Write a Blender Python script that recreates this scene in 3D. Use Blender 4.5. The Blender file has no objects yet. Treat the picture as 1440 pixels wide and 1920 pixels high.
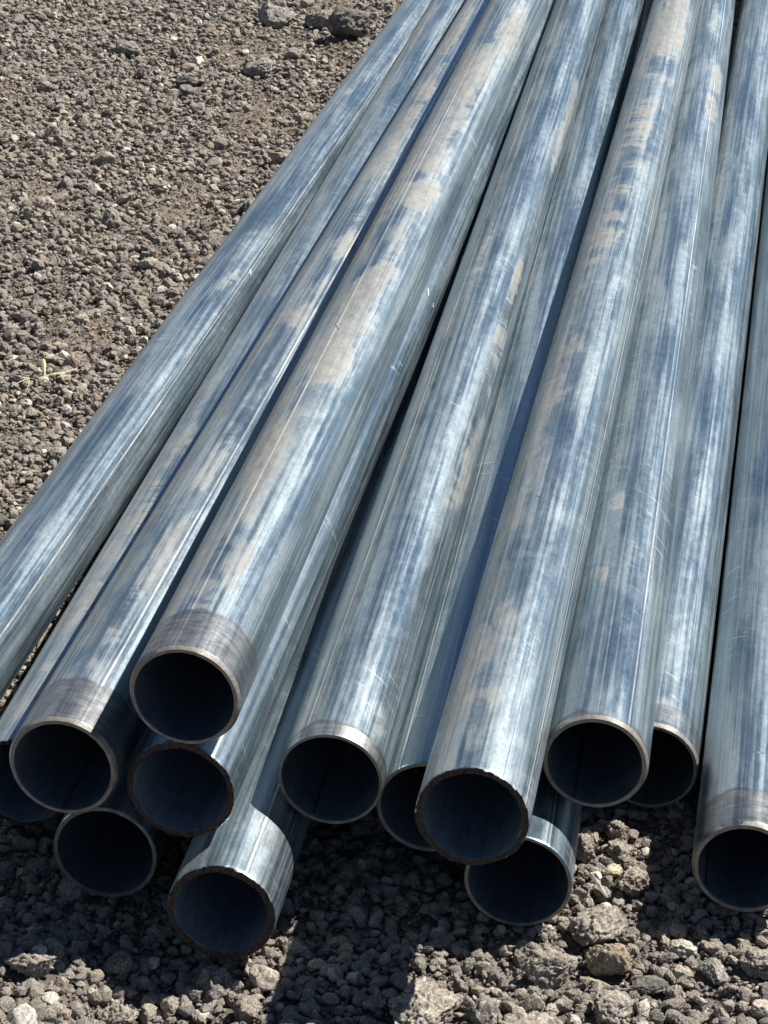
import bpy, bmesh, math, random
import numpy as np
from mathutils import Matrix, Vector, noise as mn

random.seed(7)
rng = np.random.default_rng(11)
scene = bpy.context.scene
COL = scene.collection

# ------------------------------------------------------------------ camera
CAM_H, PITCH, ROLL = 1.40228, 0.439206, -0.017035
cam_data = bpy.data.cameras.new('camera')
cam_data.sensor_fit = 'HORIZONTAL'
cam_data.sensor_width = 36.0
cam_data.lens = 36.0 * 4158.88 / 1440.0
cam_data.clip_start = 0.05
cam_data.clip_end = 2000.0
cam = bpy.data.objects.new('camera', cam_data)
COL.objects.link(cam)
cp, sp = math.cos(PITCH), math.sin(PITCH)
fwd = Vector((0, cp, -sp)); right = Vector((1, 0, 0)); down = Vector((0, -sp, -cp))
r2 = right * math.cos(ROLL) + down * math.sin(ROLL)
d2 = -right * math.sin(ROLL) + down * math.cos(ROLL)
m3 = Matrix((r2, -d2, -fwd)).transposed()
cam.matrix_world = Matrix.Translation((0, 0, CAM_H)) @ m3.to_4x4()
scene.camera = cam

# ------------------------------------------------------------------ light
SUN_EL, SUN_AZ = math.radians(53.0), math.radians(64.4)     # azimuth from +y towards +x
world = bpy.data.worlds.new('World'); scene.world = world
world.use_nodes = True
wt = world.node_tree; wt.nodes.clear()
sky = wt.nodes.new('ShaderNodeTexSky'); sky.sky_type = 'NISHITA'
sky.sun_disc = False
sky.sun_elevation = SUN_EL
sky.sun_rotation = SUN_AZ
sky.altitude = 1200.0
sky.air_density = 0.8
sky.dust_density = 0.1
sky.ozone_density = 1.3
bg = wt.nodes.new('ShaderNodeBackground'); bg.inputs['Strength'].default_value = 0.05
wo = wt.nodes.new('ShaderNodeOutputWorld')
wt.links.new(sky.outputs[0], bg.inputs['Color']); wt.links.new(bg.outputs[0], wo.inputs['Surface'])

sun_data = bpy.data.lights.new('sun', 'SUN')
sun_data.energy = 5.0
sun_data.angle = math.radians(0.53)
sun_data.color = (1.0, 0.96, 0.90)
sun = bpy.data.objects.new('sun', sun_data); COL.objects.link(sun)
sdir = Vector((math.cos(SUN_EL) * math.sin(SUN_AZ), math.cos(SUN_EL) * math.cos(SUN_AZ), math.sin(SUN_EL)))
sun.rotation_euler = sdir.to_track_quat('Z', 'Y').to_euler()
sun.location = sdir * 20

vs = scene.view_settings
vs.view_transform = 'Standard'; vs.look = 'None'; vs.exposure = 0.70; vs.gamma = 1.0
vs.use_curve_mapping = False
scene.cycles.max_bounces = 8
scene.cycles.glossy_bounces = 5
scene.cycles.diffuse_bounces = 2

# ------------------------------------------------------------------ helpers
class NT:
    """small node-building helper"""
    def __init__(self, name):
        self.mat = bpy.data.materials.new(name); self.mat.use_nodes = True
        self.t = self.mat.node_tree; self.t.nodes.clear()
        self.out = self.t.nodes.new('ShaderNodeOutputMaterial')
    def n(self, typ, ins=None, **kw):
        nd = self.t.nodes.new(typ)
        for k, v in kw.items(): setattr(nd, k, v)
        for k, v in (ins or {}).items(): self.set(nd.inputs[k], v)
        return nd
    def set(self, sock, v):
        if isinstance(v, bpy.types.NodeSocket): self.t.links.new(v, sock)
        elif isinstance(v, tuple) and len(v) == 3 and sock.type == 'RGBA': sock.default_value = (*v, 1)
        else: sock.default_value = v
    def m(self, op, a, b=None, c=None, clamp=False):
        nd = self.t.nodes.new('ShaderNodeMath'); nd.operation = op; nd.use_clamp = clamp
        for i, v in enumerate((a, b, c)):
            if v is not None: self.set(nd.inputs[i], v)
        return nd.outputs[0]
    def ss(self, v, lo, hi, a=0.0, b=1.0):
        nd = self.t.nodes.new('ShaderNodeMapRange'); nd.interpolation_type = 'SMOOTHSTEP'
        for i, x in enumerate((v, lo, hi, a, b)): self.set(nd.inputs[i], x)
        return nd.outputs[0]
    def lin(self, v, lo, hi, a=0.0, b=1.0):
        nd = self.t.nodes.new('ShaderNodeMapRange')
        for i, x in enumerate((v, lo, hi, a, b)): self.set(nd.inputs[i], x)
        return nd.outputs[0]
    def mix(self, f, a, b, blend='MIX'):
        nd = self.t.nodes.new('ShaderNodeMix'); nd.data_type = 'RGBA'; nd.blend_type = blend
        self.set(nd.inputs[0], f); self.set(nd.inputs[6], a); self.set(nd.inputs[7], b)
        return nd.outputs[2]
    def noise(self, vec, scale, detail=3.0, rough=0.5, dist=0.0):
        nd = self.n('ShaderNodeTexNoise', {'Scale': scale, 'Detail': detail, 'Roughness': rough, 'Distortion': dist})
        self.t.links.new(vec, nd.inputs['Vector']); return nd.outputs['Fac']
    def vec(self, x, y, z):
        nd = self.n('ShaderNodeCombineXYZ'); self.set(nd.inputs[0], x); self.set(nd.inputs[1], y); self.set(nd.inputs[2], z)
        return nd.outputs[0]
    def attr(self, name, kind='OBJECT'):
        return self.n('ShaderNodeAttribute', attribute_type=kind, attribute_name=name).outputs['Fac']
    def bump(self, h, strength, dist, normal=None):
        nd = self.n('ShaderNodeBump', {'Strength': strength, 'Distance': dist, 'Height': h})
        if normal is not None: self.t.links.new(normal, nd.inputs['Normal'])
        return nd.outputs[0]
    def bsdf(self, **kw):
        nd = self.t.nodes.new('ShaderNodeBsdfPrincipled')
        for k, v in kw.items(): self.set(nd.inputs[k.replace('_', ' ')], v)
        self.t.links.new(nd.outputs[0], self.out.inputs['Surface']); return nd

def mesh_from(name, verts, faces, smooth=True):
    me = bpy.data.meshes.new(name)
    me.from_pydata([tuple(v) for v in verts], [], [tuple(f) for f in faces])
    if smooth: me.polygons.foreach_set('use_smooth', [True] * len(me.polygons))
    me.update(); return me

def grid_mesh(name, P, closed=False, flip=False):
    """P: (rows, cols, 3) array of points -> quad mesh, closed round the columns if asked"""
    nr, nc = P.shape[:2]
    r = np.arange(nr - 1)[:, None]; c = np.arange(nc if closed else nc - 1)[None, :]
    c2 = (c + 1) % nc
    q = np.stack([r * nc + c, r * nc + c2, (r + 1) * nc + c2, (r + 1) * nc + c], -1).reshape(-1, 4)
    if flip: q = q[:, ::-1]
    me = bpy.data.meshes.new(name)
    me.vertices.add(nr * nc); me.vertices.foreach_set('co', P.astype(np.float32).ravel())
    n = len(q); me.loops.add(n * 4); me.polygons.add(n)
    me.loops.foreach_set('vertex_index', q.astype(np.int32).ravel())
    me.polygons.foreach_set('loop_start', np.arange(0, n * 4, 4, dtype=np.int32))
    me.polygons.foreach_set('loop_total', np.full(n, 4, dtype=np.int32))
    me.polygons.foreach_set('use_smooth', np.ones(n, dtype=bool))
    me.update(calc_edges=True); me.validate()
    return me

def link(name, me, mat=None, parent=None):
    o = bpy.data.objects.new(name, me); COL.objects.link(o)
    if mat is not None: me.materials.append(mat)
    if parent is not None: o.parent = parent
    return o

def vnoise2(x, y, seed=0):
    """vectorised value noise, -1..1"""
    xi = np.floor(x).astype(np.int64); yi = np.floor(y).astype(np.int64)
    xf = x - xi; yf = y - yi
    def h(a, b):
        n = (a * 374761393 + b * 668265263 + seed * 1442695041) & 0x7fffffff
        n = ((n ^ (n >> 13)) * 1274126177) & 0x7fffffff
        return ((n ^ (n >> 16)) & 0xffff) / 32767.5 - 1.0
    u = xf * xf * (3 - 2 * xf); v = yf * yf * (3 - 2 * yf)
    return (h(xi, yi) * (1 - u) + h(xi + 1, yi) * u) * (1 - v) + (h(xi, yi + 1) * (1 - u) + h(xi + 1, yi + 1) * u) * v

def fbm(x, y, octaves, seed=0):
    s = 0; a = 1.0; t = 0
    for k in range(octaves):
        s = s + a * vnoise2(x * 2 ** k + 17.3 * k, y * 2 ** k - 9.1 * k, seed + k); t += a; a *= 0.5
    return s / t

# ------------------------------------------------------------------ pipe data
R = 0.05715
PIPE_LEN = 6.4
# end centre, yaw (from +y to +x), pitch (up)
AXES = {
'A':((-0.5650,1.9300,0.0904),0.15138,-0.01054),
'B':((-0.4004,2.1151,0.0661),0.14379,0.00622),
'C':((-0.3225,1.9277,0.2035),0.16012,0.00694),
'D':((-0.1968,1.9270,0.2885),0.16238,0.02664),
'E':((-0.2035,1.9336,0.1751),0.15950,0.01440),
'F':((-0.2922,1.9907,0.0587),0.14001,-0.00093),
'G':((-0.1594,1.8766,0.0649),0.14995,-0.00197),
'H':((-0.0522,2.0062,0.1453),0.15104,0.03529),
'I':((0.0535,2.0317,0.0959),0.14505,0.02208),
'J':((0.0925,1.8620,0.1950),0.16641,0.00895),
'K':((0.1484,1.9593,0.0522),0.14165,0.00208),
'L':((0.2298,2.0339,0.1537),0.15909,-0.00301),
'M':((0.3106,2.1933,0.0527),0.17803,0.01051),
'N':((0.3929,1.9881,0.0537),0.17793,0.00063),
}
def axis_dir(yaw, pt): return Vector((math.sin(yaw) * math.cos(pt), math.cos(yaw) * math.cos(pt), math.sin(pt)))
NICKS =  [('E',1.405,0.67,0.0345,0.0015,0.3),('E',1.395,0.31,0.0147,0.0025,0.2),('E',1.077,0.71,0.0171,0.0008,1.2),('E',1.077,0.54,0.0125,0.0006,1.2),('E',1.111,0.57,0.0141,0.0006,1.1),('N',0.148,1.5,0.0117,0.0012,1.5),('N',0.118,1.71,0.0058,0.0007,1.2),('J',0.637,1.7,0.0111,0.0009,0.6),('D',0.866,1.74,0.0265,0.0015,0.4),('A',1.845,0.72,0.0224,0.0035,0.3),('H',1.527,2.83,0.0125,0.0009,0.9),('L',1.573,0.77,0.0179,0.0007,1.1),('L',1.343,0.68,0.0152,0.0006,1.2),('L',1.272,2.03,0.0134,0.0006,1.1),('N',0.004,2.09,0.0045,0.0006,1.3),('M',1.612,1.25,0.0199,0.0021,0.3),('M',1.487,1.22,0.0137,0.0027,0.3),('C',1.321,2.3,0.0096,0.0018,0.5)]
DUST = {
 'D': [(0.889,1.59,0.264,0.38,1.0),(0.463,1.87,0.147,0.36,1.0),(2.014,1.62,0.343,0.76,0.9),(1.422,1.27,0.118,0.41,0.9),(0.191,1.43,0.078,0.34,0.7),(0.11,1.69,0.083,0.33,0.7),(1.056,1.47,0.116,0.45,1.0),(0.775,1.59,0.115,0.42,1.0),(1.88,1.54,0.065,0.98,-0.9),(1.185,1.31,0.054,0.69,-0.9),(0.62,1.95,0.018,0.47,-0.8),(0.312,2.05,0.036,0.43,-0.9),(1.785,1.78,0.034,0.8,-0.7),(0.645,1.26,0.501,0.14,0.5),(2.482,0.96,0.229,0.56,0.8),(0.388,1.8,0.331,0.5,0.62),(0.891,1.47,0.458,0.53,0.62),(1.602,1.61,0.515,0.67,0.65),(0.72,2.17,0.314,0.73,0.3),(1.521,1.85,0.025,0.75,-0.8),(1.347,1.5,0.023,0.63,-0.8),(0.633,1.34,0.039,0.31,-0.85),(1.147,1.89,0.053,0.41,-0.9),(0.048,1.22,0.04,0.29,-0.5)],
 'C': [(0.377,1.49,0.401,0.29,0.55),(1.35,1.53,0.651,0.35,0.58),(2.304,1.68,0.404,0.29,0.9),(1.484,1.38,0.14,0.33,0.75),(1.228,1.68,0.122,0.34,0.75),(0.532,1.01,0.068,0.3,0.4),(0.435,1.42,0.076,0.16,0.6),(0.216,2.16,0.161,0.19,0.6),(3.01,1.97,0.264,0.42,0.8),(0.793,1.51,0.022,0.5,-0.8),(1.401,1.56,0.045,0.45,-0.8),(1.042,1.21,0.048,0.41,-0.8),(0.507,1.75,0.04,0.39,-0.85),(0.144,1.54,0.014,0.41,-0.7)],
 'B': [(0.401,1.71,0.653,0.41,0.55),(0.331,1.93,0.373,0.31,0.75),(0.773,1.83,0.195,0.3,0.55),(1.497,1.62,0.285,0.13,0.45),(0.219,1.89,0.035,0.34,-0.6),(0.51,1.59,0.028,0.38,-0.5)],
 'J': [(1.377,2.16,0.769,0.69,0.66),(2.247,1.84,0.918,0.77,0.68),(0.208,1.97,0.249,0.56,0.6),(0.613,2.01,0.3,0.41,0.5),(3.112,1.41,0.497,0.72,1.0),(2.299,1.73,0.289,0.6,0.9),(1.877,1.84,0.18,0.48,0.85),(1.625,2.03,0.159,0.52,0.95),(1.299,2.34,0.134,0.42,0.9),(0.98,2.06,0.131,0.36,0.85),(2.816,1.7,0.071,0.98,-0.9),(2.597,1.73,0.057,0.94,-0.8),(2.138,1.78,0.04,0.85,-0.8),(1.726,1.78,0.022,0.93,-0.7),(1.484,1.87,0.03,0.88,-0.9),(1.37,2.06,0.028,0.86,-0.8),(0.823,2.22,0.102,0.61,-0.4),(0.768,2.91,0.129,0.17,0.6),(0.178,2.33,0.121,0.22,0.95),(0.271,2.08,0.071,0.41,0.45),(0.109,1.82,0.025,0.23,-1.0),(0.187,1.61,0.02,0.3,-0.7),(1.851,2.15,0.041,0.8,-0.75),(1.819,2.28,0.023,0.8,-0.7),(1.585,2.21,0.023,0.75,-0.8),(1.275,2.04,0.049,0.5,-0.7),(1.091,2.22,0.032,0.8,-0.8),(0.86,1.89,0.046,0.5,-0.85),(2.013,1.28,0.045,0.73,-0.8),(0.421,1.93,0.053,0.54,-0.7)],
 'H': [(0.915,0.56,0.534,0.34,0.4),(1.407,0.59,0.104,0.18,0.9),(1.158,0.51,0.122,0.28,0.7),(0.822,0.28,0.101,0.26,0.75),(0.692,0.32,0.078,0.27,0.8),(2.285,0.46,0.34,0.26,0.7),(3.027,-0.21,0.397,0.21,0.8),(1.467,1.83,0.143,0.21,0.5),(0.064,0.9,0.031,0.61,0.45),(0.951,0.58,0.036,0.21,-0.8)],
 'L': [(0.625,1.71,0.517,0.36,0.25),(0.553,1.93,0.043,0.21,0.8),(2.879,0.84,0.118,0.29,0.9),(2.61,0.91,0.107,0.27,0.9),(0.359,1.97,0.044,0.22,0.6),(3.416,1.32,0.178,0.32,0.5)],
 'M': [(0.699,1.06,0.549,0.39,0.2),(1.269,-0.01,0.216,0.08,0.9),(0.037,1.43,0.036,0.53,0.5)],
 'E': [(0.454,0.1,0.335,0.16,0.3),(0.604,-0.34,0.084,0.12,0.5)],
 'A': [(1.764,1.16,0.11,0.33,0.5),(1.908,1.31,0.156,0.51,0.45),(3.11,1.68,0.25,0.26,0.5)],
 'I': [(3.442,-0.13,0.313,0.46,0.5)],
 'N': [(0.05,1.96,0.043,0.6,0.25)],
}
# end: 'bevel' (machined, chamfered), 'plain' (sawn), 'torch' (rough flame cut), 'thread'
# keys: label, end kind, wall at the end, end band length, haze (overall dustiness), seam angle, streak offset
PIPES = {
'A': ('outermost left galvanised pipe against the open gravel, long weld line down its right flank', 'plain', .0055, 0.0, .30, 0.75),
'B': ('dusty low pipe whose open end is half hidden at the left frame edge', 'torch', .0060, 0.0, .45, 2.3),
'C': ('galvanised pipe with wide pale rim and grey end band, leftmost fully visible open end', 'bevel', .0066, .085, .40, 1.2),
'D': ('topmost pipe of the left pile, sandy dust streaks on top and wide grey end band', 'bevel', .0064, .080, .50, 1.75),
'E': ('pipe with thick rough dark rim lying directly under the topmost left pipe', 'torch', .0074, 0.0, .20, 0.9),
'F': ('thin walled pipe end on the gravel at lower left, fully in shade', 'plain', .0053, 0.0, .15, 2.0),
'G': ('sunlit pipe end sticking out furthest at the bottom with thick ragged brown rim', 'torch', .0084, 0.0, .30, 1.1),
'H': ('pipe with fine thread rings round its end, in the middle of the pile', 'thread', .0049, .026, .28, 2.1),
'I': ('lower middle pipe whose open end shows between the threaded and the rusty rimmed one', 'plain', .0052, 0.0, .22, 2.2),
'J': ('raised pipe with pale dust smears and rough dark rusty rim, right of the middle', 'torch', .0075, 0.0, .45, 0.42),
'K': ('thin rimmed pipe end on the gravel right below the raised rusty rimmed pipe', 'plain', .0044, 0.0, .30, 1.0),
'L': ('pipe with wide grey rim and scuff rings, upper of the two close ends at right', 'bevel', .0070, .014, .28, 0.95),
'M': ('pipe whose black open end is half covered by its wide rimmed left neighbour', 'bevel', .0062, .050, .28, 0.3),
'N': ('pipe on the gravel at the right frame edge with grey end band and bright seam', 'bevel', .0074, .075, .20, 1.12),
}

# ------------------------------------------------------------------ pipe materials
def galvanised(name, inside=False):
    t = NT(name)
    oc = t.n('ShaderNodeTexCoord').outputs['Object']
    sx = t.n('ShaderNodeSeparateXYZ'); t.t.links.new(oc, sx.inputs[0])
    X, Y = sx.outputs[0], sx.outputs[1]; Z = t.m('MULTIPLY', sx.outputs[2], -1.0)
    off = t.attr('offset')
    ang = t.m('ARCTAN2', Y, X)
    Zo = t.m('ADD', Z, off)
    # draw lines run along the pipe, slightly wavering
    v1 = t.vec(t.m('MULTIPLY', X, 55.0), t.m('MULTIPLY', Y, 55.0), t.m('MULTIPLY', Zo, 0.55))
    streak = t.noise(v1, 3.2, 5.0, 0.62)
    v2 = t.vec(t.m('MULTIPLY', X, 200.0), t.m('MULTIPLY', Y, 200.0), t.m('MULTIPLY', Zo, 1.1))
    fine = t.noise(v2, 2.4, 3.0, 0.6)
    vb = t.vec(t.m('MULTIPLY', X, 38.0), t.m('MULTIPLY', Y, 38.0), t.m('MULTIPLY', Zo, 2.6))
    blotch = t.noise(vb, 1.0, 3.0, 0.5, 0.2)
    vc = t.vec(t.m('MULTIPLY', X, 24.0), t.m('MULTIPLY', Y, 24.0), t.m('MULTIPLY', Zo, 3.2))
    blotch2 = t.noise(vc, 1.0, 4.0, 0.52, 0.3)
    vg = t.vec(X, Y, t.m('MULTIPLY', Zo, 0.38))
    grit = t.noise(vg, 420.0, 3.0, 0.7)
    grain = t.noise(vg, 95.0, 4.0, 0.7)
    # transverse scuffs (from straps and handling): bands across the axis, slightly tilted
    vt = t.vec(t.m('MULTIPLY', X, 16.0), t.m('MULTIPLY', Y, 16.0), t.m('MULTIPLY', t.m('ADD', Zo, t.m('MULTIPLY', X, 0.5)), 170.0))
    scuff_n = t.noise(vt, 1.0, 4.0, 0.7)
    vz = t.vec(t.m('MULTIPLY', X, 9.0), t.m('MULTIPLY', Y, 9.0), t.m('MULTIPLY', Zo, 3.0))
    zone = t.noise(vz, 1.0, 2.0, 0.5)
    scuff = t.m('MULTIPLY', t.ss(scuff_n, 0.61, 0.68), t.ss(zone, 0.53, 0.64))
    # crosswise wipe marks left by gloves and slings: curved bands with crisp edges
    va = t.vec(t.m('MULTIPLY', X, 9.0), t.m('MULTIPLY', Y, 5.0), t.m('MULTIPLY', t.m('ADD', Zo, t.m('MULTIPLY', Y, 0.9)), 34.0))
    arc_n = t.noise(va, 1.0, 4.0, 0.62, 0.5)
    zone2 = t.noise(t.vec(t.m('MULTIPLY', X, 7.0), t.m('MULTIPLY', Y, 7.0), t.m('MULTIPLY', t.m('ADD', Zo, 31.0), 2.2)), 1.0, 2.0, 0.5)
    arcs = t.m('MULTIPLY', t.m('MULTIPLY', t.ss(arc_n, 0.50, 0.58), t.ss(zone2, 0.44, 0.58)), t.attr('wiped'))
    # pale chalky wisps (white bloom on zinc)
    wisp = t.m('MULTIPLY', t.ss(t.noise(t.vec(t.m('MULTIPLY', X, 30.0), t.m('MULTIPLY', Y, 30.0), t.m('MULTIPLY', Zo, 3.0)), 1.0, 5.0, 0.6, 0.3), 0.56, 0.74), 0.30)
    metal = t.mix(t.ss(streak, 0.40, 0.60), (0.185, 0.272, 0.335), (0.30, 0.405, 0.475))  # bluish zinc, tinted further to colour in the sky's blue reflection
    ox = t.ss(t.m('ADD', t.m('MULTIPLY', streak, 0.45), t.m('MULTIPLY', t.m('ADD', blotch, blotch2), 0.275)), 0.43, 0.58)
    metal = t.mix(t.m('MULTIPLY', ox, t.attr('oxide')), metal, (0.54, 0.59, 0.585))
    metal = t.mix(t.m('MULTIPLY', t.ss(fine, 0.54, 0.64), 0.38), metal, (0.17, 0.195, 0.205))
    metal = t.mix(t.m('MULTIPLY', t.ss(blotch, 0.50, 0.60), 0.16), metal, (0.54, 0.59, 0.58))
    metal = t.mix(t.m('MULTIPLY', t.ss(blotch2, 0.58, 0.64), 0.16), metal, (0.24, 0.29, 0.32))
    metal = t.mix(t.m('MULTIPLY', t.ss(grit, 0.50, 0.66), 0.42), metal, (0.20, 0.22, 0.235))
    metal = t.mix(scuff, metal, (0.78, 0.79, 0.78))
    rough = t.m('ADD', t.lin(streak, 0.3, 0.7, 0.29, 0.23), t.m('MULTIPLY', ox, 0.12))
    rough = t.m('ADD', rough, t.lin(grain, 0.3, 0.7, -0.05, 0.07))
    # welded seam
    seam = t.attr('seam')
    sd = t.m('ABSOLUTE', t.m('SUBTRACT', t.m('ADD', ang, t.m('MULTIPLY', t.m('SUBTRACT', streak, 0.5), 0.02)), seam))
    seam_hi = t.ss(sd, 0.010, 0.022, 1.0, 0.0)
    sd2 = t.m('ABSOLUTE', t.m('SUBTRACT', t.m('ADD', sd, t.m('MULTIPLY', t.m('SUBTRACT', grain, 0.5), 0.04)), 0.05))
    seam_lo = t.m('MULTIPLY', t.ss(sd2, 0.008, 0.022, 1.0, 0.0), t.ss(grain, 0.40, 0.56))
    metal = t.mix(t.m('MULTIPLY', seam_lo, 0.8), metal, (0.12, 0.13, 0.135))
    metal = t.mix(t.m('MULTIPLY', seam_hi, 0.85), metal, (0.82, 0.84, 0.85))
    # second thin dark draw line pair
    s2 = t.m('ABSOLUTE', t.m('SUBTRACT', ang, t.m('ADD', seam, 0.62)))
    line2 = t.m('MULTIPLY', t.ss(s2, 0.004, 0.012, 1.0, 0.0), t.ss(streak, 0.3, 0.5))
    s3 = t.m('ABSOLUTE', t.m('SUBTRACT', ang, t.m('SUBTRACT', seam, 0.55)))
    line3 = t.ss(s3, 0.003, 0.010, 1.0, 0.0)
    metal = t.mix(t.m('MULTIPLY', t.m('MAXIMUM', line2, line3), 0.7), metal, (0.13, 0.15, 0.17))
    # worn, un-galvanised band near the machined ends
    band = t.attr('band')
    bz = t.m('SUBTRACT', t.m('ADD', Z, t.m('MULTIPLY', t.m('SUBTRACT', blotch2, 0.5), 0.035)), band)
    bandm = t.m('MULTIPLY', t.ss(bz, -0.004, 0.002, 1.0, 0.0), t.ss(band, 0.005, 0.01))
    bandl = t.m('MULTIPLY', t.m('MULTIPLY', t.ss(bz, -0.010, -0.003, 0.0, 1.0), bandm), 0.6)
    btex = t.noise(t.vec(t.m('MULTIPLY', X, 40.0), t.m('MULTIPLY', Y, 40.0), t.m('MULTIPLY', Zo, 160.0)), 1.0, 5.0, 0.75)
    bcol = t.mix(t.ss(btex, 0.35, 0.65), (0.125, 0.125, 0.122), (0.28, 0.28, 0.272))
    metal = t.mix(t.m('MULTIPLY', bandm, t.ss(blotch2, 0.3, 0.6, 0.55, 0.85)), metal, bcol)
    metal = t.mix(t.m('MULTIPLY', bandl, 0.6), metal, (0.12, 0.11, 0.10))
    rough = t.m('ADD', rough, t.m('MULTIPLY', bandm, 0.08))
    # dust: hand-placed field, edges broken up by noise
    dfield = t.attr('dust', 'GEOMETRY')
    dn = t.noise(t.vec(t.m('MULTIPLY', X, 26.0), t.m('MULTIPLY', Y, 26.0), t.m('MULTIPLY', Zo, 9.0)), 1.0, 5.0, 0.6, 0.5)
    dn2 = t.m('ADD', t.m('MULTIPLY', t.m('SUBTRACT', dn, 0.5), 1.3), t.m('MULTIPLY', t.m('SUBTRACT', streak, 0.5), 0.5))
    dsum = t.m('SUBTRACT', t.m('ADD', dfield, dn2), t.m('MULTIPLY', arcs, 0.45))
    dust = t.m('MULTIPLY', t.m('ADD', t.m('MULTIPLY', t.ss(dsum, 0.38, 0.62), 0.34), t.m('MULTIPLY', t.ss(dsum, 0.05, 0.90), 0.60)), t.ss(dfield, 0.03, 0.2))
    dust = t.m('MULTIPLY', dust, t.lin(grit, 0.3, 0.65, 1.0, 0.72))
    haze = t.attr('haze')
    hz = t.m('MULTIPLY', haze, t.ss(t.noise(t.vec(t.m('MULTIPLY', X, 18.0), t.m('MULTIPLY', Y, 18.0), t.m('MULTIPLY', Zo, 3.0)), 1.0, 4.0, 0.55, 0.4), 0.40, 0.60))
    # dust settles thickest along the upper left flank, thinned by lengthwise rubbing
    flank = t.m('MULTIPLY', t.ss(ang, 1.55, 2.15), t.ss(ang, 2.95, 3.10, 1.0, 0.0))
    flank = t.m('MULTIPLY', flank, t.m('MULTIPLY', t.ss(t.m('ADD', dn, t.m('MULTIPLY', streak, 0.4)), 0.50, 0.78), t.m('SUBTRACT', 1.0, t.m('MULTIPLY', arcs, 0.8))))
    hz = t.m('ADD', t.m('MULTIPLY', hz, 0.28), t.m('MULTIPLY', haze, 0.10))
    hz = t.m('ADD', hz, t.m('MULTIPLY', t.m('MULTIPLY', flank, haze), 1.5))
    hz = t.m('ADD', hz, t.m('MULTIPLY', t.m('MULTIPLY', arcs, haze), 0.35))
    film = t.m('MAXIMUM', t.m('MULTIPLY', dust, 0.90), t.m('MULTIPLY', hz, t.lin(grit, 0.35, 0.65, 1.0, 0.6)), clamp=True)
    film = t.m('MULTIPLY', film, t.m('SUBTRACT', 1.0, t.m('MULTIPLY', bandm, 0.6)))
    dcol = t.mix(t.ss(grain, 0.35, 0.65), (0.16, 0.14, 0.112), (0.26, 0.23, 0.186))
    dcol = t.mix(t.m('MULTIPLY', dust, t.ss(grit, 0.55, 0.66)), dcol, (0.42, 0.385, 0.335))
    col = t.mix(film, metal, dcol)
    metallic = t.m('MULTIPLY', t.m('SUBTRACT', 1.0, film), t.m('SUBTRACT', 0.93, t.m('MULTIPLY', ox, 0.13)))
    rough = t.m('ADD', rough, t.m('MULTIPLY', film, 0.42), clamp=True)
    col = t.mix(t.m('MULTIPLY', wisp, 0.5), col, (0.66, 0.70, 0.70))
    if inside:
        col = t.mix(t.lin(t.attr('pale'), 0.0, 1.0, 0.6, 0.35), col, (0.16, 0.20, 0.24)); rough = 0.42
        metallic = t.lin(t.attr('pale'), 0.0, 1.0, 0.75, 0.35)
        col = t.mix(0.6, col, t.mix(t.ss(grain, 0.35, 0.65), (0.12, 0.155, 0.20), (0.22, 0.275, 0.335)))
    h = t.m('ADD', t.m('MULTIPLY', streak, 0.6), t.m('MULTIPLY', fine, 0.30))
    h = t.m('ADD', h, t.m('MULTIPLY', seam_hi, 0.7))
    h = t.m('SUBTRACT', h, t.m('MULTIPLY', t.m('MAXIMUM', line2, line3), 0.5))
    b1 = t.bump(h, 0.35, 0.0006)
    b2 = t.bump(t.m('ADD', t.m('ADD', grit, t.m('MULTIPLY', grain, 1.2)), t.m('MULTIPLY', dust, t.m('MULTIPLY', grit, 1.5))), 0.22, 0.00022, b1)
    t.bsdf(Base_Color=col, Metallic=metallic, Roughness=rough, Normal=b2)
    return t.mat

M_SHELL = galvanised('galvanised_steel')
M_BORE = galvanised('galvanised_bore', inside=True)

def rim_mat(name, c1, c2, metallic, rough, scale):
    t = NT(name)
    oc = t.n('ShaderNodeTexCoord').outputs['Object']
    n1 = t.noise(oc, scale, 5.0, 0.7); n2 = t.noise(oc, scale * 5, 3.0, 0.7)
    col = t.mix(t.ss(n1, 0.35, 0.65), c1, c2)
    col = t.mix(t.m('MULTIPLY', t.ss(n2, 0.56, 0.7), 0.5), col, tuple(min(1, x * 1.6) for x in c2))
    t.bsdf(Base_Color=col, Metallic=metallic, Roughness=rough, Normal=t.bump(t.m('ADD', n1, n2), 0.6, 0.0006))
    return t.mat
M_RIM = rim_mat('machined_bare_steel', (0.15, 0.14, 0.12), (0.27, 0.255, 0.225), 0.4, 0.55, 70)
M_RIM_RUST = rim_mat('flame_cut_rusty_steel', (0.014, 0.011, 0.010), (0.075, 0.048, 0.034), 0.1, 0.85, 260)
M_BEAD = rim_mat('inner_weld_bead', (0.012, 0.015, 0.02), (0.05, 0.06, 0.075), 0.2, 0.6, 60)

NA = 160
TH = np.linspace(0, 2 * math.pi, NA, endpoint=False)
def rings(prof):
    """prof: list of (radius, depth) -> (n, NA, 3); the pipe runs along local -z"""
    P = np.empty((len(prof), NA, 3))
    for i, (r, z) in enumerate(prof):
        P[i, :, 0] = r * np.cos(TH); P[i, :, 1] = r * np.sin(TH); P[i, :, 2] = -z
    return P

def zsamples():
    z = [0.0]; step = 0.004
    while z[-1] < PIPE_LEN:
        step = min(0.035, 0.004 + z[-1] * 0.012)
        z.append(z[-1] + step)
    z[-1] = PIPE_LEN
    return z
ZS = zsamples()

GROUP = 'galvanised steel pipes stacked on the gravel'
SEAM_IN = {'C': -1.62, 'H': -1.95, 'I': -1.55, 'L': -1.98, 'N': 3.75}

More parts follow.
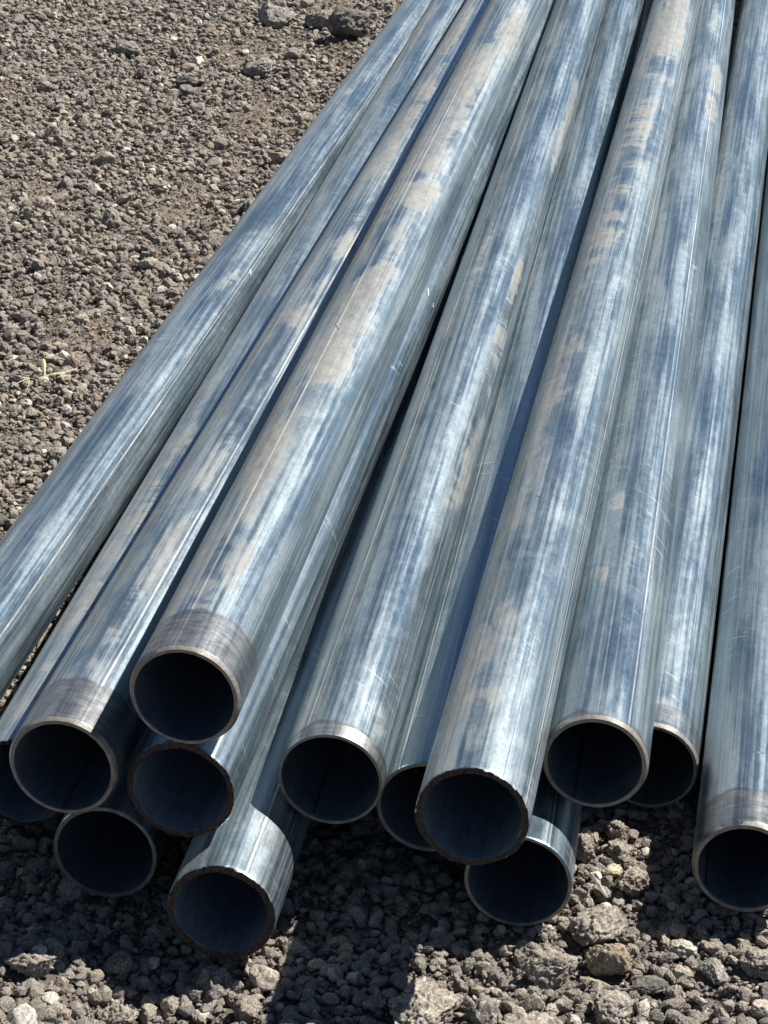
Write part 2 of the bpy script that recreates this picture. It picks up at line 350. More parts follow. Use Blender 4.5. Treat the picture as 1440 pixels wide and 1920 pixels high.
PIPE_ROOT = {}
def build_pipe(k):
    (c, yaw, pt) = AXES[k]; label, kind, wall, band, haze, seam = PIPES[k]
    d = axis_dir(yaw, pt)
    e1 = d.cross(Vector((0, 0, 1))).normalized(); e2 = e1.cross(d)
    root = bpy.data.objects.new('steel_pipe', None); COL.objects.link(root)
    root.empty_display_size = 0.05
    root.matrix_world = Matrix.Translation(Vector(c)) @ Matrix((e1, e2, -d)).transposed().to_4x4()
    root['label'] = label; root['category'] = 'pipe'; root['group'] = GROUP
    ki = ord(k) - 64; PIPE_ROOT[k] = root
    # ---- outer shell
    Ri = R - wall
    if kind == 'bevel':
        prof = [(R - 0.0024, 0.0), (R - 0.0003, 0.0042), (R, 0.0050)]; r_face, rb = R - 0.0024, Ri
    elif kind == 'thread':
        prof = [(R - 0.0010, 0.0)]; z = 0.0012
        while z < 0.0215:
            prof += [(R - 0.0009, z), (R - 0.0001, z + 0.0009), (R - 0.0001, z + 0.0017)]
            z += 0.0036
        prof += [(R, 0.0240)]; r_face, rb = R - 0.0010, Ri
    elif kind == 'torch':
        prof = [(R - 0.0008, 0.0), (R - 0.0001, 0.0012), (R, 0.0030)]; r_face, rb = R - 0.0008, Ri
    else:
        prof = [(R - 0.0006, 0.0), (R, 0.0008)]; r_face, rb = R - 0.0006, Ri
    zl = prof[-1][1]
    prof += [(R, z) for z in ZS if z > zl + 0.002]
    P = rings(prof)
    # a real pipe is never perfectly round or straight
    zz = -P[:, :, 2]
    rr = np.hypot(P[:, :, 0], P[:, :, 1]); th = np.arctan2(P[:, :, 1], P[:, :, 0])
    dr = 0.00035 * np.sin(2 * th + 0.7 * ki + zz * 0.9) + 0.00022 * vnoise2(th * 1.3 + 10 * ki, zz * 1.2, 3) * np.clip(zz * 5, 0, 1)
    rr2 = rr + dr * np.clip(1 - np.abs(np.abs(th) - math.pi) * 0, 0, 1)
    P[:, :, 0] = rr2 * np.cos(th); P[:, :, 1] = rr2 * np.sin(th)
    seed = 40 + ki
    def edge_depth(rad_scale):
        if kind != 'torch': return 0.00012 * vnoise2(TH * 20, TH * 0 + ki, seed)
        a = 0.0020 * vnoise2(TH * 5 / 1.0, TH * 0 + ki * 3.1, seed) + 0.0013 * vnoise2(TH * 24, TH * 0 + ki, seed + 5)
        return a * rad_scale
    P[0, :, 2] += edge_depth(1.0); 
    if kind == 'torch':
        P[1, :, 2] += edge_depth(0.9)
        jag = 1 + (0.0007 * vnoise2(TH * 17, TH * 0 + ki * 5.3, seed + 11) + 0.0004 * vnoise2(TH * 45, TH * 0 + ki, seed + 12)) / R
        P[0, :, 0] *= jag; P[0, :, 1] *= jag
    me = grid_mesh('outer_shell', P, closed=True, flip=False)
    # dust field
    zc = -P[:, :, 2]; thc = np.arctan2(P[:, :, 1], P[:, :, 0])
    D = np.zeros(zc.shape)
    for (bz, bt, hz_, ht, val) in DUST.get(k, []):
        dz = (zc - bz) / max(hz_, 0.008)
        dt = (thc - bt + math.pi) % (2 * math.pi) - math.pi
        if val < 0: dz = dz + dt * 0.35          # wipe marks curve round the pipe
        dt = dt / max(ht, 0.05)
        w = np.exp(-(np.abs(dz) ** 3) * 0.75 - np.abs(dt) ** 3 * 0.75)
        if val > 0: D = np.maximum(D, val * w)
        else: D = D * (1 + val * w)
    at = me.attributes.new('dust', 'FLOAT', 'POINT'); at.data.foreach_set('value', D.astype(np.float32).ravel())
    def props(o):
        o['offset'] = float(ki * 7.37); o['seam'] = float(seam); o['band'] = float(band); o['haze'] = float(haze); o['oxide'] = {'A': .32, 'C': .42, 'D': .30, 'E': .25, 'G': .35, 'H': .34, 'I': .2, 'J': .38, 'L': .26, 'M': .3, 'N': .18}.get(k, .25); o['wiped'] = {'D': .25, 'J': 1.0, 'H': .7, 'C': .4}.get(k, .55)
    o = link('outer_shell', me, M_SHELL, root); props(o)
    # ---- bore
    bz = [0.0, 0.0015, 0.004, 0.01, 0.02, 0.04, 0.08, 0.15, 0.25, 0.4, 0.7, 1.2, 2.0, 3.2, 4.6, PIPE_LEN]
    lip = 0.0006 if kind != 'torch' else 0.0003
    Pb = rings([(rb + lip, 0.0)] + [(rb, z) for z in bz[1:]])
    if kind == 'torch':
        wob = 0.0007 * vnoise2(TH * 4, TH * 0 + ki * 9, seed + 9) + 0.0004 * vnoise2(TH * 22, TH * 0 + ki * 9, seed + 9)
        s = (rb + lip + wob) / (rb + lip); Pb[0, :, 0] *= s; Pb[0, :, 1] *= s
        Pb[1, :, 0] *= (1 + (s - 1) * .5); Pb[1, :, 1] *= (1 + (s - 1) * .5)
    elif kind == 'bevel':
        wob = 0.0005 * np.clip(vnoise2(TH * 9, TH * 0 + ki * 9, seed + 9) - 0.2, 0, 1) - 0.0004 * np.clip(vnoise2(TH * 16, TH * 0 + ki * 2, seed + 2) - 0.35, 0, 1)
        s = (rb + lip + wob) / (rb + lip); Pb[0, :, 0] *= s; Pb[0, :, 1] *= s
    Pb[0, :, 2] += edge_depth(0.7)
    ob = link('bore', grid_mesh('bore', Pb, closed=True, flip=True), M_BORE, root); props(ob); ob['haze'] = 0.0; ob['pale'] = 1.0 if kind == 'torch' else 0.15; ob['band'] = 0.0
    # ---- end face between shell and bore
    rows = []
    for f in (0.0, 0.12, 0.5, 0.88, 1.0):
        row = P[0] * (1 - f) + Pb[0] * f
        if 0 < f < 1 and kind == 'torch':
            row = row.copy(); row[:, 2] += 0.0007 * vnoise2(TH * 40, TH * 0 + f * 11 + ki, seed + 3)
        rows.append(row)
    link('cut_rim', grid_mesh('cut_rim', np.array(rows), closed=True, flip=True), M_RIM_RUST if kind == 'torch' else M_RIM, root)
    if kind == 'bevel':
        Pc = rings([(R - 0.0024 + 0.0002, -0.00005), (R - 0.0003 + 0.0002, 0.0042), (R + 0.00005, 0.0048)])
        Pc[0, :, 2] += edge_depth(1.0)
        link('chamfer', grid_mesh('chamfer', Pc, closed=True, flip=False), M_RIM, root)
    # ---- far end rim so the tube is closed between shell and bore there too
    Pf = np.array([P[-1], Pb[-1]])
    link('far_rim', grid_mesh('far_rim', Pf, closed=True, flip=False), M_RIM, root)
    # ---- weld bead inside the bore
    if k in SEAM_IN:
        a0 = SEAM_IN[k]; zs = np.concatenate([np.linspace(0.004, 0.3, 60), np.linspace(0.34, PIPE_LEN - .01, 40)])
        prof_a = np.array([-0.035, -0.022, -0.010, 0.0, 0.010, 0.022, 0.035]); hh = np.array([-0.0002, 0.0007, 0.0015, 0.0019, 0.0015, 0.0007, -0.0002])
        Pw = np.empty((len(zs), 7, 3))
        for i, z in enumerate(zs):
            wv = 0.25 * math.sin(z * 260) * 0.2 + 0.15 * float(vnoise2(np.array([z * 90]), np.array([ki * 1.0]), 5)[0])
            r_ = rb - hh * (1 + wv)
            Pw[i, :, 0] = r_ * np.cos(a0 + prof_a); Pw[i, :, 1] = r_ * np.sin(a0 + prof_a); Pw[i, :, 2] = -z
        link('weld_bead', grid_mesh('weld_bead', Pw), M_BEAD, root)
    return root

for k in PIPES: build_pipe(k)

# bright burrs and nicks scraped into the zinc (pipe, depth, angle, length, width, turn)
t = NT('scraped_bright_zinc')
t.bsdf(Base_Color=(0.55, 0.58, 0.59), Metallic=0.8, Roughness=0.42)
M_NICK = t.mat
for (k, z, a, ln, wd, turn) in NICKS:
    (c, yaw, pt) = AXES[k]; d = axis_dir(yaw, pt); e1 = d.cross(Vector((0, 0, 1))).normalized(); e2 = e1.cross(d)
    V = []
    for i in range(7):
        f = i / 6 - 0.5; w = 0.7 * wd * (1 - (2 * abs(f)) ** 2) * (0.8 + 0.4 * random.random()) + 0.0001
        zz_ = z + f * ln * math.cos(turn); aa = a + f * ln * math.sin(turn) / R
        for s_, lift in ((-1, 0.0001), (0, 0.0007), (1, 0.0001)):
            z2 = zz_ - s_ * w * math.sin(turn); a2 = aa + s_ * w * math.cos(turn) / R
            V.append((( R + lift + 0.0003) * math.cos(a2), (R + lift + 0.0003) * math.sin(a2), -z2))
    F = [(i * 3 + j, i * 3 + j + 1, i * 3 + j + 4, i * 3 + j + 3) for i in range(6) for j in range(2)]
    root = PIPE_ROOT[k]
    link('scraped_burr', mesh_from('scraped_burr', V, F, False), M_NICK, root)

# ------------------------------------------------------------------ ground
def ground_h(x, y):
    h = 0.010 * fbm(x * 2.2, y * 2.2, 3, 5) + 0.006 * fbm(x * 9, y * 9, 3, 9)
    near = np.clip(1.0 - np.hypot(x, y - 4) / 14.0, 0, 1)
    h = h + 0.0045 * fbm(x * 38, y * 38, 3, 21) * near
    # loose material banked against the outer pipe further back
    ax = -0.5650 + (y - 1.93) * math.tan(0.15138)
    h = h + 0.030 * np.exp(-((x - ax + 0.085) / 0.05) ** 2) * np.clip((y - 3.6) / 2.0, 0, 1)
    # the gravel stands a little higher in front of the pile at the left and near the middle
    h = h + 0.050 / (1 + np.exp((x + 0.300) / 0.014)) / (1 + np.exp((y - 1.890) / 0.020)) / (1 + np.exp(-(x + 1.0) / 0.1))
    h = h + 0.020 * np.exp(-((x + 0.055) / 0.07) ** 2 - ((y - 1.735) / 0.05) ** 2)
    # slight rise in front of the pile, hollow under it
    return h - 0.016 + 0.007 * sand_mask(x, y) + 0.035 * (1 - near) * fbm(x * 0.3, y * 0.3, 2, 3)

SAND = [(-.552,3.75,.075,.13),(-.43,4.55,.085,.16),(-.30,5.25,.10,.22),(-.40,5.95,.10,.25),(-.18,6.55,.10,.3),(-.80,4.62,.10,.10),(-.36,4.85,.06,.12),(-1.0,5.4,.14,.2),(-.12,6.0,.06,.3)]
def sand_mask(x, y):
    s = np.zeros(np.shape(x))
    for (sx, sy, rx, ry) in SAND:
        s = np.maximum(s, np.exp(-((x - sx) / rx) ** 2 - ((y - sy) / ry) ** 2))
    s = s + 0.45 * fbm(x * 14, y * 9, 3, 55) + 0.9 * np.clip(fbm(x * 1.6 + 3.1, y * 1.1, 2, 77) - 0.25, 0, 1)
    return np.clip((s - 0.42) / 0.2, 0, 1)
def graded(lo, hi, a, b, step, grow=1.12):
    c = list(np.arange(a, b, step)); s = step; v = c[-1]
    while v < hi: s *= grow; v += s; c.append(v)
    s = step; v = a
    pre = []
    while v > lo: s *= grow; v -= s; pre.append(v)
    return np.array(pre[::-1] + c)
gx = graded(-400, 400, -1.6, 1.0, 0.009); gy = graded(-400, 900, 1.3, 7.6, 0.010)
GX, GY = np.meshgrid(gx, gy)
GZ = ground_h(GX, GY)
ground_me = grid_mesh('ground', np.stack([GX, GY, GZ], -1), flip=False)

at = ground_me.attributes.new('sand', 'FLOAT', 'POINT'); at.data.foreach_set('value', sand_mask(GX, GY).astype(np.float32).ravel())
t = NT('gritty_volcanic_dirt')
geo = t.n('ShaderNodeNewGeometry').outputs['Position']
n_big = t.noise(geo, 1.6, 4.0, 0.6); n_mid = t.noise(geo, 14.0, 5.0, 0.65); n_fine = t.noise(geo, 260.0, 4.0, 0.75)
vor = t.n('ShaderNodeTexVoronoi', {'Scale': 150.0}); t.t.links.new(geo, vor.inputs['Vector'])
vor2 = t.n('ShaderNodeTexVoronoi', {'Scale': 420.0}); t.t.links.new(geo, vor2.inputs['Vector'])
sepc = t.n('ShaderNodeSeparateColor'); t.t.links.new(vor.outputs['Color'], sepc.inputs[0])
col = t.mix(t.ss(n_mid, 0.35, 0.65), (0.10, 0.085, 0.07), (0.19, 0.165, 0.135))  # dirt tones darkened to paint shade into the gaps between stones
col = t.mix(t.m('MULTIPLY', t.attr('sand', 'GEOMETRY'), t.ss(n_fine, 0.35, 0.6, 1.0, 0.6)), col, (0.26, 0.205, 0.14))
col = t.mix(t.lin(sepc.outputs[0], 0.0, 1.0, 0.0, 0.45), col, (0.24, 0.215, 0.185))
col = t.mix(t.m('MULTIPLY', t.ss(n_fine, 0.5, 0.66), 0.5), col, (0.07, 0.06, 0.052))
h = t.m('ADD', t.m('MULTIPLY', vor.outputs['Distance'], -1.0), t.m('MULTIPLY', vor2.outputs['Distance'], -0.5))
nb = t.bump(t.m('ADD', h, t.m('MULTIPLY', n_fine, 0.8)), 0.9, 0.004)
t.bsdf(Base_Color=col, Roughness=0.95, Normal=nb)
M_GROUND = t.mat
ground = link('ground', ground_me, M_GROUND); ground['kind'] = 'structure'

# ------------------------------------------------------------------ stones
def stone_mat(name, tones, grainy=1.0, bump=0.0016):
    """rough volcanic stone; the tone differs from stone to stone"""
    t = NT(name)
    oi = t.n('ShaderNodeObjectInfo').outputs['Random']
    oc = t.n('ShaderNodeTexCoord').outputs['Object']
    v = t.n('ShaderNodeVectorMath', operation='ADD'); t.t.links.new(oc, v.inputs[0])
    t.t.links.new(t.vec(t.m('MULTIPLY', oi, 37.0), t.m('MULTIPLY', oi, 91.0), 0.0), v.inputs[1])
    p = v.outputs[0]
    ramp = t.n('ShaderNodeValToRGB'); t.t.links.new(oi, ramp.inputs[0])
    cr = ramp.color_ramp; cr.interpolation = 'LINEAR'
    while len(cr.elements) < len(tones): cr.elements.new(0.5)
    for e, (pos, c) in zip(cr.elements, tones): e.position = pos; e.color = (*c, 1)
    a = t.noise(p, 2.2, 5.0, 0.7); b = t.noise(p, 9.0, 5.0, 0.75); c = t.noise(p, 17.0, 4.0, 0.8)
    col = t.mix(t.ss(a, 0.35, 0.65), ramp.outputs[0], t.mix(0.5, ramp.outputs[0], (0.40, 0.36, 0.30)))
    col = t.mix(t.m('MULTIPLY', t.ss(b, 0.50, 0.59), 0.65), col, (0.050, 0.043, 0.036))
    col = t.mix(t.m('MULTIPLY', t.ss(c, 0.54, 0.61), 0.70 * grainy), col, (0.66, 0.60, 0.49))
    col = t.mix(t.m('MULTIPLY', t.ss(c, 0.46, 0.34), 0.5 * grainy), col, (0.09, 0.08, 0.07))  # low grain darkened: shade of the crevices put into the colour
    nb = t.bump(t.m('ADD', b, t.m('MULTIPLY', c, 0.6)), 0.8, bump)
    t.bsdf(Base_Color=col, Roughness=0.92, Normal=nb)
    return t.mat
TONES = [(0.0, (0.084, 0.074, 0.066)), (0.25, (0.162, 0.142, 0.119)), (0.5, (0.276, 0.235, 0.186)), (0.70, (0.150, 0.134, 0.120)),
         (0.84, (0.360, 0.306, 0.234)), (0.91, (0.288, 0.198, 0.134)), (0.965, (0.552, 0.504, 0.408)), (1.0, (0.840, 0.792, 0.696))]
M_STONE = stone_mat('volcanic_gravel', TONES)

def stone_mesh(name, seed, sub, squash=0.7, rough=0.16, cuts=7, lumpy=0.25, amp=1.0):
    bm = bmesh.new(); bmesh.ops.create_icosphere(bm, subdivisions=sub, radius=0.5)
    rs = random.Random(seed); o = Vector((rs.uniform(-50, 50), rs.uniform(-50, 50), rs.uniform(-50, 50)))
    planes = []
    for _ in range(cuts):
        n = Vector((rs.gauss(0, 1), rs.gauss(0, 1), rs.gauss(0, 1))).normalized(); planes.append((n, rs.uniform(0.26, 0.43)))
    sc = Vector((1.0, rs.uniform(0.7, 1.0), squash * rs.uniform(0.8, 1.15)))
    for v in bm.verts:
        p = v.co.copy(); n = p.normalized()
        p = p * (1 + lumpy * mn.noise(n * 1.4 + o))
        for pn, pd in planes:
            k = p.dot(pn) - pd
            if k > 0: p -= pn * k * 0.94
        p += n * (rough * amp * (0.6 * mn.noise(n * 3.5 + o) + 0.55 * mn.noise(n * 8 + o) + 0.40 * mn.noise(n * 17 - o)))
        v.co = Vector((p.x * sc.x, p.y * sc.y, p.z * sc.z))
    me = bpy.data.meshes.new(name); bm.to_mesh(me); bm.free()
    me.polygons.foreach_set('use_smooth', [True] * len(me.polygons)); me.update()
    return me

src = bpy.data.collections.new('gravel_shapes')
NSH = 10
for i in range(NSH):
    me = stone_mesh('gravel_shape', 100 + i, 4, squash=0.55 + 0.07 * (i % 4), rough=0.15, cuts=9 + i % 6, amp=(0.40, 0.70, 1.0)[i % 3])
    me.materials.append(M_STONE)
    ob = bpy.data.objects.new('gravel_shape_%02d' % i, me); src.objects.link(ob)

def inside_pipe(x, y, z, r):
    bad = np.zeros(len(x), bool)
    for k, (c, yaw, pt) in AXES.items():
        d = axis_dir(yaw, pt)
        wx, wy, wz = x - c[0], y - c[1], z - c[2]
        tt = wx * d.x + wy * d.y + wz * d.z
        dist = np.sqrt(np.maximum(wx ** 2 + wy ** 2 + wz ** 2 - tt ** 2, 0))
        bad |= (tt > -r * 0.7) & (tt < PIPE_LEN + r) & (dist < R + r * 0.62)
    return bad

# where larger named stones sit the gravel gives way a little
NAMED = []
def reserve(x, y, r): NAMED.append((x, y, r))
# ------------------------------------------------------------------ larger stones that can be told apart
def tone(name, c, grainy=1.0):
    return stone_mat(name, [(0.0, c), (1.0, tuple(min(1, v * 1.12) for v in c))], grainy)
M_CLOD = tone('grey_brown_clod', (0.23, 0.20, 0.16)); M_TAN = tone('tan_stone', (0.27, 0.19, 0.105), .6)
M_YEL = tone('pale_yellow_stone', (0.62, 0.55, 0.36), .25); M_WHITE = tone('off_white_stone', (0.66, 0.62, 0.54), .2)
M_DARK = tone('charcoal_stone', (0.045, 0.042, 0.04), .15); M_GREY = tone('grey_stone', (0.155, 0.148, 0.137)); M_ORANGE = tone('orange_stone', (0.50, 0.24, 0.09), .3)  # charcoal stone tone; also paints in the shade of the large top rock
M_REDB = tone('reddish_stone', (0.20, 0.155, 0.12))
# name, category, label, x, y, diameter, height share, material, seed, lumpiness
STONES = [
('tan_stone','stone','blocky tan brown stone on the lit gravel, brownest one in front of the pile',.243,1.900,.052,.85,M_TAN,1,.12),
('dirt_clod','clod','broad grey brown clod directly behind the blocky tan stone',.236,1.958,.066,.62,M_CLOD,2,.3),
('yellow_stone','stone','small pale yellow stone wedged among dark clods beside the thin rimmed pipe',.262,2.076,.024,.6,M_YEL,3,.15),
('dirt_clod','clod','large pitted grey clod at the corner of the pile shadow near the bottom centre',.046,1.812,.082,.5,M_CLOD,4,.35),
('dirt_clod','clod','wide crumbly clod at the bottom edge right of centre',.150,1.775,.074,.45,M_CLOD,5,.35),
('dirt_clod','clod','brown clod just below the thin rimmed pipe end resting on gravel',.180,1.885,.058,.6,M_CLOD,6,.3),
('charcoal_stone','stone','charcoal topped stone to the lower right of the blocky tan stone',.282,1.868,.038,.6,M_DARK,7,.2),
('grey_stone','stone','flat elongated pale stone in the sun below the pipe end at the right edge',.352,1.893,.042,.42,M_GREY,8,.2),
('shade_toned_boulder','stone','big rock, its shade coloured in, beside the outer pipe near the top of the picture',-.112,6.05,.125,.95,M_DARK,9,.15),  # near-black colour stands in for the rock's shaded side
('grey_boulder','stone','broad grey rock at the top edge, leftmost of three in a row',-.330,6.24,.125,.62,M_GREY,10,.2),
('grey_boulder','stone','grey rock at the top edge between the broad rock and the dark one',-.200,6.22,.090,.8,M_GREY,11,.2),
('gravel_lump','stone','rounded grey lump half sunk in fine gravel, upper middle of the open ground',-.336,5.667,.105,.42,M_GREY,12,.25),
('orange_pebble','pebble','tiny orange pebble near the top of the open gravel',-.475,6.15,.024,.7,M_ORANGE,13,.15),
('white_pebble','pebble','white pebble on dark gravel, larger of the pair below the dry straws',-.526,3.387,.022,.7,M_WHITE,14,.15),
('white_pebble','pebble','flat white pebble at the left frame edge below the bent dry stalk',-.622,3.425,.018,.45,M_WHITE,15,.15),
('white_pebble','pebble','small white pebble on dark gravel at left, lowest of the white ones',-.546,2.992,.015,.6,M_WHITE,16,.15),
('dark_stone','stone','dark angular stone standing up from the gravel at upper left',-.518,5.541,.078,.55,M_DARK,17,.2),
('bluish_stone','stone','rounded blue grey stone on the dark gravel beside the outer pipe',-.515,3.20,.038,.75,M_GREY,18,.12),
('reddish_stone','stone','reddish brown stone against the outer pipe at left, below the rounded blue grey one',-.512,3.01,.036,.75,M_REDB,19,.2),
('grey_boulder','stone','low grey rock at upper left of the open gravel',-.700,5.86,.095,.5,M_GREY,20,.2),
('dark_clod','clod','dark upright clod in the lit gap right beside the thin rimmed pipe, furthest back',.232,2.115,.032,.9,M_REDB,21,.35),
('dark_clod','clod','dark knobbly clod behind the pale yellow stone in the lit gap',.272,2.140,.036,.95,M_REDB,22,.35),
('dark_clod','clod','dark brown clod in front of the pale yellow stone, at the edge of the shadow',.282,2.048,.042,.8,M_REDB,23,.35),
('dirt_clod','clod','big warm grey clod in the sun at the bottom left corner',-.345,1.822,.050,.6,M_CLOD,24,.3),
('dirt_clod','clod','pale clod at the lower tip of the left shadow by the bottom edge',-.258,1.795,.042,.65,M_CLOD,25,.3),
('dirt_clod','clod','pale gritty clod low in the lower right, below the blocky tan stone',.238,1.818,.050,.55,M_CLOD,26,.3),
('dirt_clod','clod','brown clod in the wedge of light right below the ragged rimmed pipe end',-.132,1.812,.034,.8,M_REDB,27,.35),
('dirt_clod','clod','crumbly clod at the right frame edge below the last pipe end',.402,1.905,.046,.6,M_CLOD,28,.3),
]
for (nm, cat, lab, x, y, dia, hs, mat, sd, lump) in STONES:
    me = stone_mesh(nm, 900 + sd, 5, squash=max(hs, .45), rough=0.17, cuts=9, lumpy=lump, amp=0.45 if cat != 'clod' else 0.8)
    o = link(nm, me, mat)
    o['label'] = lab; o['category'] = cat
    o.scale = (dia, dia, dia * 1.0)
    o.rotation_euler = (random.uniform(-.15, .15), random.uniform(-.15, .15), random.uniform(0, 6.28))
    o.location = (x, y, float(ground_h(np.array([x]), np.array([y]))[0]) + dia * hs * 0.30 + 0.004)
    reserve(x, y, dia)

# ------------------------------------------------------------------ dry straws
def straw_mat():
    t = NT('dry_straw'); oc = t.n('ShaderNodeTexCoord').outputs['Object']
    n = t.noise(oc, 300.0, 3.0)
    t.bsdf(Base_Color=t.mix(n, (0.45, 0.38, 0.20), (0.62, 0.55, 0.34)), Roughness=0.6); return t.mat
M_STRAW = straw_mat()
M_TWIG = tone('pale_twig', (0.5, 0.47, 0.42), .2)
def blade(pts, widths, name, mat, parent=None):
    """a slightly folded grass blade or stalk through the given points"""
    V = []; F = []
    n = len(pts)
    for i, p in enumerate(pts):
        p = Vector(p); dr = (Vector(pts[min(i + 1, n - 1)]) - Vector(pts[max(i - 1, 0)])).normalized()
        sd = dr.cross(Vector((0, 0, 1))).normalized(); up = sd.cross(dr); w = widths[i] * 1.3
        V += [p - sd * w, p + up * w * .8, p + sd * w, p - up * w * .4]
    for i in range(n - 1):
        for j in range(4): F.append((i * 4 + j, i * 4 + (j + 1) % 4, i * 4 + 4 + (j + 1) % 4, i * 4 + 4 + j))
    F += [(3, 2, 1, 0), (n * 4 - 4, n * 4 - 3, n * 4 - 2, n * 4 - 1)]
    return link(name, mesh_from(name, V, F, False), mat, parent)
def empty(name, loc, lab, cat):
    e = bpy.data.objects.new(name, None); COL.objects.link(e); e.location = loc; e.empty_display_size = .02
    e['label'] = lab; e['category'] = cat; return e
gz = lambda x, y: float(ground_h(np.array([x]), np.array([y]))[0])
e = empty('dry_straw', (-.557, 3.49, gz(-.557, 3.49) + .024), 'pale dry straw with a leaf tip lying on dark gravel left of the outer pipe', 'straw')
blade([(-.030, -.012, 0), (-.006, 0.0, .004), (.012, .010, .003), (.032, .022, .006)], [.0010, .0013, .0012, .0008], 'stalk', M_STRAW, e)
blade([(-.020, -.006, .001), (-.024, .020, .010), (-.029, .042, .012), (-.033, .058, .008)], [.0008, .0022, .0028, .0006], 'leaf', M_STRAW, e)
blade([(.004, .004, .003), (.010, -.012, .002), (.016, -.022, 0)], [.0006, .0007, .0004], 'side_stem', M_STRAW, e)
blade([(.002, -.014, .003), (.016, -.006, .004), (.030, -.002, .003)], [.0005, .0006, .0004], 'side_stem', M_STRAW, e)
e = empty('bent_stalk', (-.603, 3.455, gz(-.603, 3.455) + .024), 'thin bent dry stalk at the left edge, beside the straw with the leaf tip', 'straw')
blade([(-.024, -.016, 0), (-.010, -.002, .004), (.003, .010, .006)], [.0006, .0008, .0006], 'stalk', M_STRAW, e)
blade([(.003, .010, .006), (.014, .006, .005), (.026, .002, .002)], [.0006, .0005, .0003], 'stalk', M_STRAW, e)
blade([(.003, .010, .006), (.005, -.008, .003), (.004, -.020, 0)], [.0005, .0005, .0003], 'side_stem', M_STRAW, e)
o = blade([(-.009, .003, .001), (0, 0, .002), (.009, -.003, .001)], [.0014, .0016, .0012], 'cut_straw', M_STRAW)
o.location = (.220, 1.868, gz(.22, 1.868) + .014); o['label'] = 'short thick cut straw on the gravel just in front of the blocky tan stone'; o['category'] = 'straw'
o = blade([(-.009, .016, .008), (-.002, .004, .006), (.003, -.006, .002), (.008, -.016, 0)], [.0022, .0016, .0018, .0010], 'broken_twig', M_TWIG)
o.location = (.243, 2.028, gz(.243, 2.028) + .020); o['label'] = 'pale broken twig standing between clods below the pale yellow stone'; o['category'] = 'twig'

# ---- scatter of loose stones (nobody could count them)
def scatter(name, n, xr, yr, smin, smax, power, lift, keep=None, zoff=0.0):
    x = rng.uniform(*xr, n); y = rng.uniform(*yr, n)
    if keep is not None:
        m = rng.random(n) < keep(x, y); x, y = x[m], y[m]
    s = smin + (smax - smin) * rng.random(len(x)) ** power
    z = ground_h(x, y) + s * lift + zoff
    bad = inside_pipe(x, y, z, s * 0.5)
    for (nx, ny, nr) in NAMED: bad |= np.hypot(x - nx, y - ny) < nr * 0.42 + s * 0.25
    x, y, z, s = x[~bad], y[~bad], z[~bad], s[~bad]
    k = len(x)
    me = bpy.data.meshes.new(name); me.vertices.add(k)
    me.vertices.foreach_set('co', np.stack([x, y, z], 1).astype(np.float32).ravel())
    rot = np.stack([rng.normal(0, .35, k), rng.normal(0, .35, k), rng.uniform(0, 6.283, k)], 1)
    a = me.attributes.new('rot', 'FLOAT_VECTOR', 'POINT'); a.data.foreach_set('vector', rot.astype(np.float32).ravel())
    asp = np.stack([s, s * rng.uniform(.75, 1.05, k), s * rng.uniform(.75, 1.25, k)], 1)
    a = me.attributes.new('scl', 'FLOAT_VECTOR', 'POINT'); a.data.foreach_set('vector', asp.astype(np.float32).ravel())
    a = me.attributes.new('pick', 'INT', 'POINT'); a.data.foreach_set('value', rng.integers(0, NSH, k).astype(np.int32))
    me.update()
    o = link(name, me, None); o['kind'] = 'stuff'
    mod = o.modifiers.new('scatter', 'NODES'); mod.node_group = GN
    return k

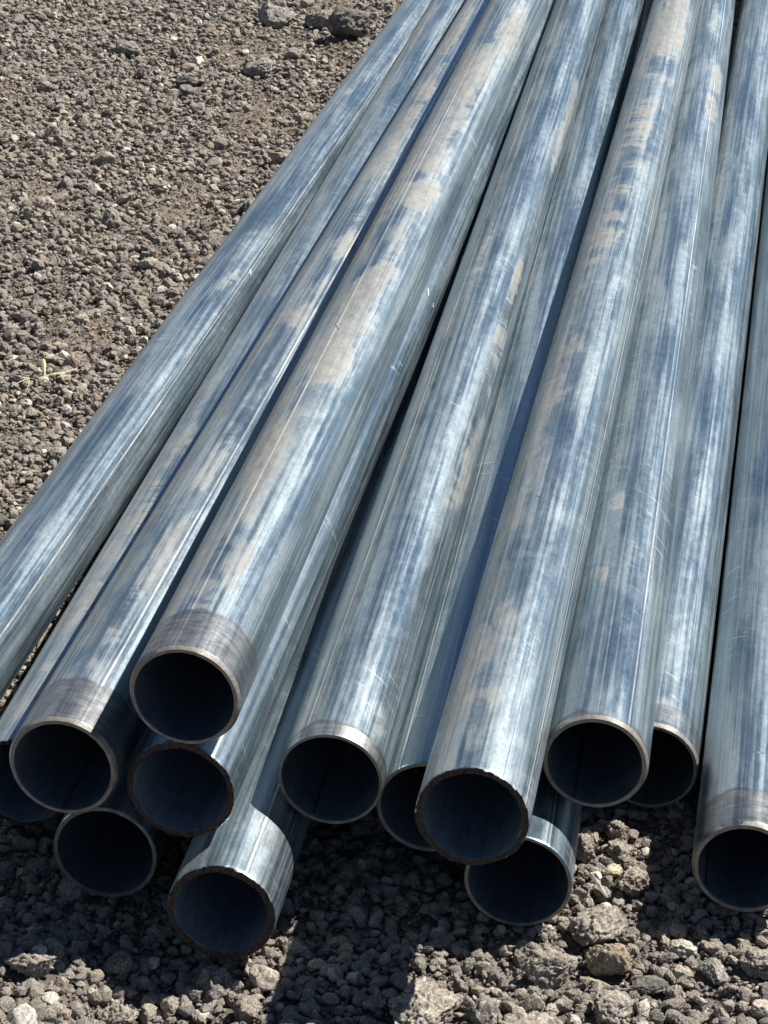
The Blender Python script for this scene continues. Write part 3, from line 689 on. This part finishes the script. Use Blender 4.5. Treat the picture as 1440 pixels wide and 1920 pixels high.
GN = bpy.data.node_groups.new('stone_scatter', 'GeometryNodeTree')
GN.interface.new_socket('Geometry', in_out='INPUT', socket_type='NodeSocketGeometry')
GN.interface.new_socket('Geometry', in_out='OUTPUT', socket_type='NodeSocketGeometry')
gi = GN.nodes.new('NodeGroupInput'); go = GN.nodes.new('NodeGroupOutput')
ci = GN.nodes.new('GeometryNodeCollectionInfo'); ci.inputs['Collection'].default_value = src
ci.inputs['Separate Children'].default_value = True; ci.inputs['Reset Children'].default_value = True
iop = GN.nodes.new('GeometryNodeInstanceOnPoints'); iop.inputs['Pick Instance'].default_value = True
def named(nm, ty):
    n = GN.nodes.new('GeometryNodeInputNamedAttribute'); n.data_type = ty; n.inputs['Name'].default_value = nm
    return n.outputs['Attribute']
GN.links.new(gi.outputs[0], iop.inputs['Points']); GN.links.new(ci.outputs[0], iop.inputs['Instance'])
GN.links.new(named('pick', 'INT'), iop.inputs['Instance Index'])
e2r = GN.nodes.new('FunctionNodeEulerToRotation'); GN.links.new(named('rot', 'FLOAT_VECTOR'), e2r.inputs[0])
GN.links.new(e2r.outputs[0], iop.inputs['Rotation'])
GN.links.new(named('scl', 'FLOAT_VECTOR'), iop.inputs['Scale'])
GN.links.new(iop.outputs[0], go.inputs[0])

def wedge(x, y):
    """dense where the photograph looks, thinner to the sides and beyond"""
    half = 0.20 * y + 0.25
    return np.where(np.abs(x) < half, 1.0, np.clip(1.0 - (np.abs(x) - half) / 1.2, 0.06, 1))
def open_ground(x, y):
    ax = -0.565 + (y - 1.93) * 0.152          # left of the outer pipe, or in front of / right beside the pile
    bx = 0.393 + (y - 1.99) * 0.18
    return np.where((x > ax + 0.1) & (x < bx - 0.05) & (y > 2.5), 0.08, 1.0) * wedge(x, y)
def sandy(x, y):
    """patches of fine sandy dirt where few stones lie"""
    return open_ground(x, y) * (1.0 - 0.80 * sand_mask(x, y))

scatter('gravel', 125000, (-2.0, 1.3), (1.35, 3.6), .0055, .0220, 2.2, .38, sandy)
scatter('gravel', 150000, (-2.6, 1.6), (3.6, 8.6), .0075, .0260, 2.3, .32, sandy)
scatter('coarse_gravel', 4200, (-2.4, 1.4), (1.35, 4.2), .018, .046, 2.6, .24, sandy)
scatter('coarse_gravel', 3800, (-2.8, 1.6), (4.2, 9.0), .020, .062, 4.0, .22, sandy)
scatter('grit', 150000, (-1.3, .9), (1.45, 3.8), .0022, .0060, 1.5, .35, open_ground, .001)
scatter('grit', 110000, (-2.0, .8), (3.8, 7.4), .0035, .0080, 1.6, .30, open_ground, .001)
